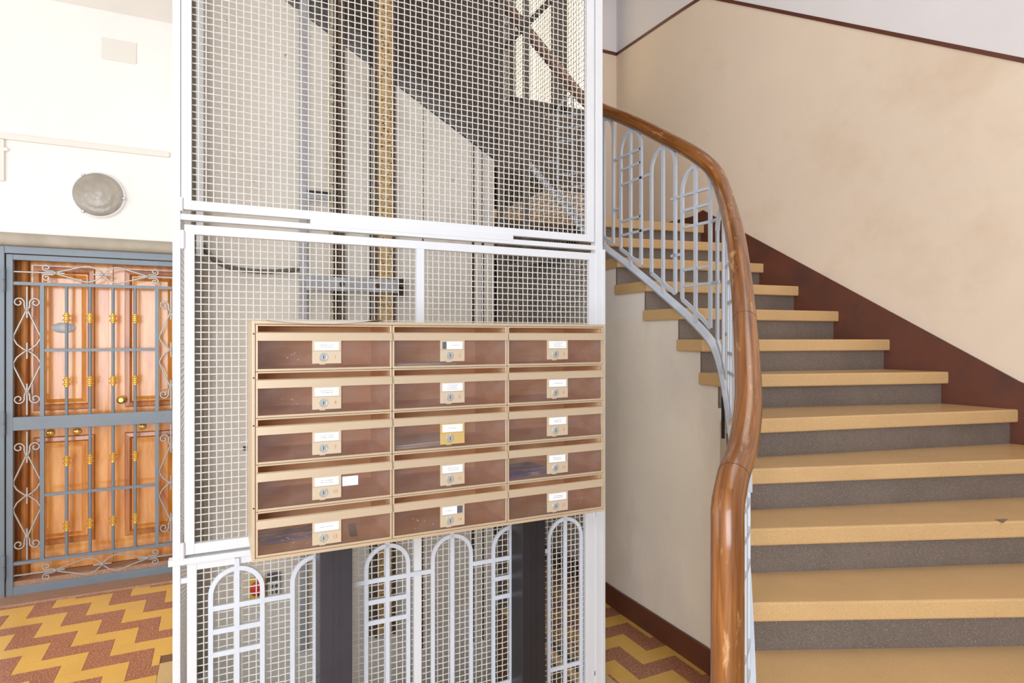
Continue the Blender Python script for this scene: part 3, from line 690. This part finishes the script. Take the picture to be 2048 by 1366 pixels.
# card: (left fraction, right fraction, filled rows of faint writing)
cards = {1:(0,1,2),2:(.2,1,1),3:(0,1,3),4:(0,1,2),5:(0,1,3),6:(0,1,1),7:(0,1,2),8:(0,1,1),9:(0,1,2),10:(0,1,2),11:(0,1,2),12:(0,.96,2),13:(0,1,1),14:(0,.72,1),15:(0,1,2)}
feat = {2:'letters lying inside', 8:'yellowed lock plate and envelopes inside', 10:'taped note on its front', 12:'bluish letters inside', 13:'blue leaflet inside', 14:'scratched front'}
for r in range(5):
    for c in range(3):
        num = r*3+c+1
        x0, x1 = cols[c]+.001, cols[c+1]-.001; z1, z0 = rows[r]-.0005, rows[r+1]+.0005; y = YF
        lab = 'brown acrylic letterbox %d, %s row of the %s column%s' % (num, ordn[r], colname[c], (', '+feat[num]) if num in feat else '')
        bx = thing('letterbox', lab, 'letterbox', (x0, y, z0), 'letterboxes in the bank')
        tw = .0035
        t = MB(); t.box(x0, x0+tw, y+.004, y+DEP, z0, z1); t.box(x1-tw, x1, y+.004, y+DEP, z0, z1)
        t.box(x0+tw, x1-tw, y+.004, y+DEP, z0, z0+tw); t.box(x0+tw, x1-tw, y+.004, y+DEP, z1-tw, z1); t.box(x0+tw, x1-tw, y+DEP-tw, y+DEP, z0+tw, z1-tw)
        P_(t, 'shell', M['box_wood'], bx)
        t = MB(); e = .0055; t.box(x0, x0+e, y-.001, y+.006, z0, z1); t.box(x1-e, x1, y-.001, y+.006, z0, z1); t.box(x0+e, x1-e, y-.001, y+.006, z0, z0+.0065); t.box(x0+e, x1-e, y-.001, y+.006, z1-.0045, z1)
        P_(t, 'rim', M['alu'], bx, bevel=.0008)
        ft = z1-.0205; fb = ft-.0245
        t = MB(); t.prism([(x0+.001, y-.009, fb), (x0+.001, y-.007, ft-.003), (x0+.001, y-.002, ft), (x0+.001, y+.002, ft-.002), (x0+.001, y-.004, fb)], (x1-x0-.002, 0, 0))
        P_(t, 'flap', M['alu'], bx)
        t = MB(); t.box(x0+.006, x1-.006, y+.0005, y+.003, z0+.007, fb+.004); P_(t, 'door_pane', M['acrylic'], bx)
        cxm = (x0+x1)/2-.0015; w, h = .0794, .066; px0 = cxm-w/2; pt = fb+.001
        t = MB(); t.box(px0, px0+w, y-.008, y-.002, pt-h, pt-.0305); t.box(px0, px0+w, y-.008, y-.002, pt-.0298, pt)
        t.box(px0, px0+w, y-.007, y-.002, pt-.0305, pt-.0298); t.box(px0+.02, px0+.036, y-.006, y-.001, pt-h-.003, pt-h)
        lp = P_(t, 'lock_plate', M['plate_gold'] if num == 8 else M['plate'], bx, bevel=.0006)
        kx, kz = px0+.030, pt-.0475
        t = MB(); t.lathe([(.0122,0),(.0122,-.002),(.0108,-.0035),(.0085,-.0032),(.0078,-.0045),(.004,-.0045)], (kx, y-.008, kz), 'y', 24); P_(t, 'lock', M['steel'], bx, smooth=True)
        t = MB(); t.box(kx-.0009, kx+.0009, y-.0132, y-.0124, kz-.0045, kz+.0045); P_(t, 'keyhole', M['dark'], bx)
        a, d, nl = cards[num]; ca, cb = px0+.0062, px0+.0062+.066
        if (a, d) != (0, 1):
            t = MB(); t.box(ca, cb, y-.0086, y-.008, pt-.0275, pt-.0055); P_(t, 'card_slot', M['card_grey'], bx)
        t = MB(); ea, eb = ca+(cb-ca)*a, ca+(cb-ca)*d; t.box(ea, eb, y-.0092, y-.0084, pt-.0282, pt-.0048)
        P_(t, 'name_card', M['card'], bx)
        if nl:
            t = MB(); rnd = random.Random(num)
            for i in range(nl):
                zz = pt-.0165+(nl-1)*.0028-.0056*i; xx = ea+(eb-ea)*rnd.uniform(.2, .3)
                while xx < eb-(eb-ea)*rnd.uniform(.16, .3):
                    ln = rnd.uniform(.0012, .0034); t.box(xx, xx+ln, y-.00935, y-.0092, zz-.0007, zz+.0007); xx += ln+rnd.choice((.0006,.0007,.0022))
            P_(t, 'faint_writing', M['ink'], bx)
        if num != 8:
            o = bpy.data.objects.new('number', number_mesh(str(num))); COL.objects.link(o); o.parent = bx
            o.location = Vector((px0+.0625, y-.0083, kz-.005))-Vector((x0, y, z0)); o.rotation_euler = (PI/2, 0, 0)
        if num == 10:
            a_ = ony(684.5, 953.5, y); c_ = ony(716, 969, y)
            t = MB(); t.box(a_[0], c_[0], y-.0012, y+.0003, c_[2], a_[2]); P_(t, 'taped_note', M['card'], bx)
        if num in (14, 13, 1, 15, 3, 2, 4):
            rnd = random.Random(50+num); t = MB()
            for i in range(9):
                xx = x0+rnd.uniform(.06, .14); zz = z0+rnd.uniform(.02, .05)
                if num in (15, 3): xx += .18
                ll = rnd.uniform(.001, .006); an = rnd.uniform(-.5, .9)
                t.obar((xx, y+.0003, zz), (xx+ll*math.cos(an), y+.0003, zz+ll*math.sin(an)), .00035, (0,0,1) if abs(an) < .8 else (1,0,0), .0002)
            P_(t, 'scratches', M['card'], bx)['kind'] = 'stuff'
# posts that carry the letterboxes
for px0, px1, mt, lb in ((640, 705, 'slate', 'dark slate painted steel post under the left part of the letterboxes'), (1046, 1092, 'black', 'black painted steel post under the right part of the letterboxes')):
    x0, x1 = 2.14*tanx(px0), 2.14*tanx(px1); ps = thing('letterbox_post', lb, 'post', ((x0+x1)/2, 2.19, 0), 'posts under the letterboxes')
    t = MB(); t.box(x0, x1, 2.145, 2.245, 0, 1.5); P_(t, 'column', M[mt], ps, bevel=.002)
    t = MB(); xm = (x0+x1)/2; t.box(xm-.012, xm-.009, 2.1435, 2.146, 0, .99); t.box(xm+.009, xm+.012, 2.1435, 2.146, 0, .99); P_(t, 'ridge', M[mt], ps)
    t = MB(); t.box(x0-.02, x1+.02, 2.12, 2.25, 0, .008); P_(t, 'base_plate', M[mt], ps)
# mail
def sheet(name, x, y, z, w, d, rz, m, label, cat='letter', th=.0015, tilt=0, n=1, curl=0):
    t = MB(); nx = 8
    for i in range(n):
        ox, oy, rr = random.uniform(-.01,.01)*(i > 0), random.uniform(-.01,.012)*(i > 0), rz+random.uniform(-.12,.12)*(i > 0)
        ca, sa = math.cos(rr), math.sin(rr); vs = []
        for top in (0, 1):
            for a in range(nx+1):
                for bq in (0, 1):
                    u, v = (a/nx-.5)*w, (bq-.5)*d; zz = i*th*1.4+top*th+curl*((a/nx-.5)*2)**2*(1 if a > nx/2 else .4)
                    vs.append((u*ca-v*sa+ox, u*sa+v*ca+oy, zz+v*tilt))
        k = 2*(nx+1); fs = []
        for a in range(nx):
            p = a*2; fs += [(p,p+1,p+3,p+2),(k+p,k+p+2,k+p+3,k+p+1),(p,p+2,k+p+2,k+p),(p+1,k+p+1,k+p+3,p+3)]
        fs += [(0,k,k+1,1),(k-2,k-1,2*k-1,2*k-2)]; t.add(vs, fs)
    return tag(t.make(name, m, loc=(x, y, z)), label, cat)
fz = lambda r: rows[r+1]+.0045
sheet('letter', cols[1]+.115, YF+.10, fz(0), .20, .11, .06, M['paper'], 'white envelopes lying in letterbox 2', n=3, th=.002)
sheet('letter', cols[1]+.13, YF+.13, fz(2), .24, .16, .12, M['paper'], 'stack of white letters lying in letterbox 8', n=4, th=.002)
sheet('letter', cols[2]+.105, YF+.13, fz(3), .20, .15, .1, M['blue'], 'blue and white printed letters lying in letterbox 12', n=2, th=.003)
sheet('leaflet', cols[0]+.115, YF+.155, fz(4)+.002, .20, .11, .1, M['blue'], 'blue leaflet lying in letterbox 13', 'leaflet', n=1, th=.003)
sheet('plastic_strip', cols[0]+.285, YF+.12, fz(4), .022, .13, -.15, M['card_grey'], 'dark grey strip lying at the right in letterbox 13', 'strip', th=.002)
t = MB(); nx, ny = 16, 6; X0_, X1_ = YF*tanx(536), YF*tanx(770); vs = []
for top in (0, 1):
    for a in range(nx+1):
        for q in range(ny+1):
            u, v = a/nx, q/ny; fr_ = max(0, 1-v*3)
            vs.append((X0_+(X1_-X0_)*u, YF-.012+.12*v, MZ1+.0015+.0008*top-fr_*(.011*math.sin(PI*min(1, u*.95+.1))-.002)+max(0, u-.8)*.02*(1-v)))
k = (nx+1)*(ny+1); fs = []
for a in range(nx):
    for q in range(ny):
        p = a*(ny+1)+q; fs += [(p, p+1, p+ny+2, p+ny+1), (k+p, k+p+ny+1, k+p+ny+2, k+p+1)]
t.add(vs, fs); tag(t.make('paper_sheet', M['card'], smooth=True), 'white sheet of paper drooping over the top edge of the letterbox casing', 'paper')
t = MB(); q = ony(486, 897, YC+.03); t.obar(q, (q[0]+.028, q[1], q[2]), .012, (0,0,1), .02); t.obar((q[0]+.026,q[1],q[2]-.018),(q[0]+.026,q[1],q[2]+.018), .008, (1,0,0), .02); tag(t.make('latch_pin', M['cable']), 'small dark latch pin on the mesh left of the letterboxes', 'latch')

# ------------------------------------------------------------------ gated doorway on the back wall
gt = thing('security_gate', 'slate grey iron security gate with scrolls and gold collars in front of the wooden door', 'gate', (-.69, YD-.02, 0))
YG = YD-.012
t = MB(); d = .05
t.box(GX0, -1.187, YG-.01, YG+d, .0, GZ1); t.box(-.183, GX1, YG-.01, YG+d, .0, GZ1); t.box(-1.187, -.183, YG-.01, YG+d, 2.13, GZ1); P_(t, 'outer_frame', M['gate'], gt, bevel=.003)
t = MB(); lx0, lx1 = -1.182, -.188
t.box(lx0, lx0+.034, YG, YG+.04, .008, 2.126); t.box(lx1-.034, lx1, YG, YG+.04, .008, 2.126); t.box(lx0+.034, lx1-.034, YG, YG+.04, 2.092, 2.126); t.box(lx0+.034, lx1-.034, YG, YG+.04, .008, .062)
lf = P_(t, 'leaf_frame', M['gate'], gt, bevel=.002)
t = MB(); t.box(lx0+.034, lx1-.034, YG-.004, YG+.03, 1.032, 1.115); P_(t, 'lock_rail', M['gate'], lf, bevel=.002)
for z in (1.947, .204): t = MB(); t.box(lx0+.034, lx1-.034, YG+.006, YG+.028, z-.010, z+.010); P_(t, 'crossbar', M['gate'], lf)
xb = [-1.003, -.877, -.752, -.626, -.501, -.375]
for x in (xb[0], xb[-1]): t = MB(); t.box(x-.011, x+.011, YG+.005, YG+.03, .214, 1.937); P_(t, 'upright', M['gate'], lf)
for z in (1.529, .615): t = MB(); t.box(xb[0]+.011, xb[-1]-.011, YG+.008, YG+.024, z-.009, z+.009); P_(t, 'crossbar', M['gate'], lf)
prof = [(.009,-.034),(.013,-.030),(.012,-.022),(.022,-.016),(.022,-.011),(.013,-.006),(.014,.006),(.022,.011),(.022,.016),(.012,.022),(.013,.030),(.009,.034)]
for x in xb[1:-1]:
    t = MB(); t.lathe([(.0095, .214), (.0095, 1.032)], (x, YG+.016, 0), 'z', 14); t.lathe([(.0095, 1.115), (.0095, 1.937)], (x, YG+.016, 0), 'z', 14); P_(t, 'baluster', M['gate'], lf, smooth=True)
    for z in (1.736, 1.325, .820, .404):
        t = MB(); t.lathe(prof, (x, YG+.016, z), 'z', 16); P_(t, 'gold_collar', M['gold'], lf, smooth=True)
def scroll_path(hl, hw, ck, turns=1.25):
    """half motif on one side: centre knot (0,0) -> corner -> end knot (hl,0) -> spiral; (along, across)"""
    pts = [(0, .004), (hl*.06, hw*.35), (hl*.16, hw*.75), (hl*.30, hw), (hl*.38, hw*.97), (hl*.95, .007), (hl, .004), (hl*1.06, .012)]
    c = (hl+ck*1.0, hw*.62); r0 = hw*.42
    a0 = -PI*.62
    for i in range(22):
        q = i/21; a = a0+turns*2*PI*q; r = r0*(1-.72*q)*1.05
        pts.append((c[0]+r*math.cos(a)*1.05, c[1]+r*math.sin(a)))
    return pts
def motif(name, cx, cz, hl, hw, ck, vertical):
    t = MB(); yy = YG+.016
    def mp(a, c): return (cx+c, yy, cz+a) if vertical else (cx+a, yy, cz+c)
    for sa in (-1, 1):
        for sc in (-1, 1):
            pp = scroll_path(hl, hw, ck); t.tube([mp(sa*a, sc*c) for a, c in pp], .0048, 6, ups=(0,1,0))
    L_ = hl+ck*3.2 if vertical else hl+.24
    for sa in (-1, 1): t.tube([mp(sa*hl*.8, 0), mp(sa*L_, 0)], .0052, 6, ups=(0,1,0))
    t.tube([mp(-.05, 0), mp(.05, 0)], .005, 6, ups=(0,1,0))
    for a in (-hl, 0, hl):
        p = mp(a, 0); t.lathe([(.004,-.014),(.011,-.008),(.011,.008),(.004,.014)], p, 'y', 10)
    P_(t, name, M['gate_light'], lf, smooth=True)
xm0 = (lx0+.034+xb[0]-.011)/2; xm1 = (lx1-.034+xb[-1]+.011)/2
for x in (xm0, xm1):
    for z in (1.527, .620): motif('scroll', x, z, .257, .068, .045, True)
for z in (2.020, .128): motif('scroll', -.685, z, .252, .052, .045, False)
for z in (1.965, 1.08, .20):
    t = MB(); t.lathe([(.011,-.07),(.011,-.004),(.008,-.002),(.008,.002),(.011,.004),(.011,.07)], (-1.192, YG-.016, z), 'z', 12); P_(t, 'hinge', M['gate'], gt, smooth=True)
# door
YDo = YD+.125
dr = bpy.data.objects.new('door_1', None); COL.objects.link(dr); dr.location = (-.653, YDo, 0); dr['kind'] = 'structure'
dr['label'] = 'varnished wooden double door with raised panels behind the grey security gate'
t = MB(); t.box(GX0, -1.12, YDo-.03, YDo+.06, 0, GZ1); t.box(-.185, GX1, YDo-.03, YDo+.06, 0, GZ1); t.box(-1.12, -.185, YDo-.03, YDo+.06, 2.125, GZ1)
t.tube([(-1.115, YDo-.03, .09), (-1.115, YDo-.03, 2.12)], .022, 12); P_(t, 'door_frame', M['door_dark'], dr)
for lx, rx, pa, pb in ((-1.12, -.654, -1.075, -.742), (-.652, -.185, -.575, -.245)):
    t = MB(); t.box(lx, rx, YDo, YDo+.045, .095, 2.125); lfd = P_(t, 'leaf', M['door_wood'], dr)
    for z0, z1 in ((1.135, 2.07), (.26, .965)):
        t = MB(); q = [(pa, z0), (pb, z0), (pb, z1), (pa, z1)]
        def ringq(i, dpt): return [(pa+i, YDo-dpt, z0+i), (pb-i, YDo-dpt, z0+i), (pb-i, YDo-dpt, z1-i), (pa+i, YDo-dpt, z1-i)]
        rings = [ringq(0, 0), ringq(.006, .016), ringq(.030, .018), ringq(.046, -.004), ringq(.05, -.004)]
        vs = sum(rings, []); fs = []
        for j in range(len(rings)-1):
            for i in range(4): fs.append((j*4+i, j*4+(i+1)%4, (j+1)*4+(i+1)%4, (j+1)*4+i))
        t.add(vs, fs); P_(t, 'moulding', M['door_dark'], lfd)
        t = MB(); i0 = .046; rings = [ringq(i0, -.001), ringq(i0+.028, .012), ringq(i0+.034, .012)]; vs = sum(rings, [])
        fs = [(j*4+i, j*4+(i+1)%4, (j+1)*4+(i+1)%4, (j+1)*4+i) for j in range(2) for i in range(4)]+[(8,9,10,11)]
        t.add(vs, fs); P_(t, 'panel', M['door_wood'], lfd)
t = MB(); t.box(-.668, -.640, YDo-.010, YDo, .10, 2.12); P_(t, 'cover_strip', M['door_wood'], dr, bevel=.003)
t = MB(); t.lathe([(.026,0),(.026,-.006),(.011,-.012),(.011,-.03),(.024,-.04),(.026,-.052),(.014,-.062)], (-.59, YDo, 1.19), 'y', 20); P_(t, 'knob', M['brass'], dr, smooth=True)
for x, z in ((-.985, .99), (-.84, .99), (-.47, 1.0)):
    t = MB(); t.lathe([(.022,0),(.022,-.008),(.012,-.014)], (x, YDo-.012, z), 'y', 18); P_(t, 'lock_rosette', M['brass'], dr, smooth=True)
t = MB(); t.lathe([(.066,0),(.066,-.004),(.058,-.007)], (0,0,0), 'y', 28)
t.v = [(x-.913, y+YDo-.012, z*.52+1.673) for x, y, z in t.v]; P_(t, 'name_plaque', M['galv'], dr, smooth=True)
b = MB(); b.box(GX0, GX1, YD, YDo+.07, -.01, .092); struct(b.make('trim_5', M['thresh']))
b = MB(); b.box(GX0-.2, GX1+.2, YDo+.07, YDo+.12, 0, 2.4); struct(b.make('wall_recess', M['door_dark']))
# stone lintel roll over the gate
b = MB(); sec = [(YD, 2.178), (YD-.035, 2.180), (YD-.052, 2.192), (YD-.058, 2.212), (YD-.052, 2.238), (YD-.03, 2.256), (YD, 2.262)]
b.prism([(-1.9, y, z) for y, z in sec], (1.9, 0, 0)); struct(b.make('trim_6', M['lintel'], smooth=True))
# round bulkhead lamp
lc = ony(198, 391, YD); lamp = thing('bulkhead_lamp', 'round pressed glass bulkhead lamp, unlit, on the white wall above the gate', 'wall lamp', (lc[0], YD, lc[2]))
t = MB(); t.lathe([(.150,0),(.150,-.02),(.142,-.028)], (lc[0], YD, lc[2]), 'y', 40); P_(t, 'base', M['white_metal'], lamp, smooth=True)
t = MB(); t.lathe([(.140,-.026),(.138,-.034),(.128,-.044),(.112,-.050),(.100,-.049),(.090,-.054),(.066,-.059),(.050,-.058),(.040,-.062),(.022,-.064),(.008,-.064)], (lc[0], YD, lc[2]), 'y', 40); P_(t, 'glass', M['lampglass'], lamp, smooth=True)
for a in (125, 235, 355):
    x, z = lc[0]+.142*math.cos(math.radians(a)), lc[2]+.142*math.sin(math.radians(a)); t = MB(); t.lathe([(.011,-.02),(.011,-.036),(.006,-.042)], (x, YD, z), 'y', 12); P_(t, 'clip', M['steel'], lamp, smooth=True)
# surface trunking, junction piece and cover plate
a0 = ony(0, 272, YD); a1 = ony(345, 308, YD)
tk = thing('cable_trunking', 'white painted cable trunking running across the white wall above the lamp', 'cable trunking', (a0[0], YD, a0[2]))
t = MB(); t.box(a0[0]-.6, -.30, YD-.018, YD, a0[2]-.019, a0[2]+.019); P_(t, 'trunk', M['trunk'], tk, bevel=.004)
t = MB(); e = ony(4, 330, YD); t.box(a0[0]-.02, e[0]+.015, YD-.018, YD, e[2]-.10, a0[2]-.02); P_(t, 'branch', M['trunk'], tk, bevel=.004)
t = MB(); e = ony(13, 300, YD); t.lathe([(.012,0),(.012,-.02),(.006,-.026)], (e[0], YD, e[2]), 'y', 10); P_(t, 'clip', M['white_wall'], tk)
a0 = ony(203, 72, YD); a1 = ony(273, 132, YD)
t = MB(); t.box(a0[0], a1[0], YD-.007, YD-.0, a1[2]+.01, a0[2]-.01); tag(t.make('cover_plate', M['trunk'], bevel=.002), 'white painted square cover plate high on the wall above the lamp', 'cover plate')
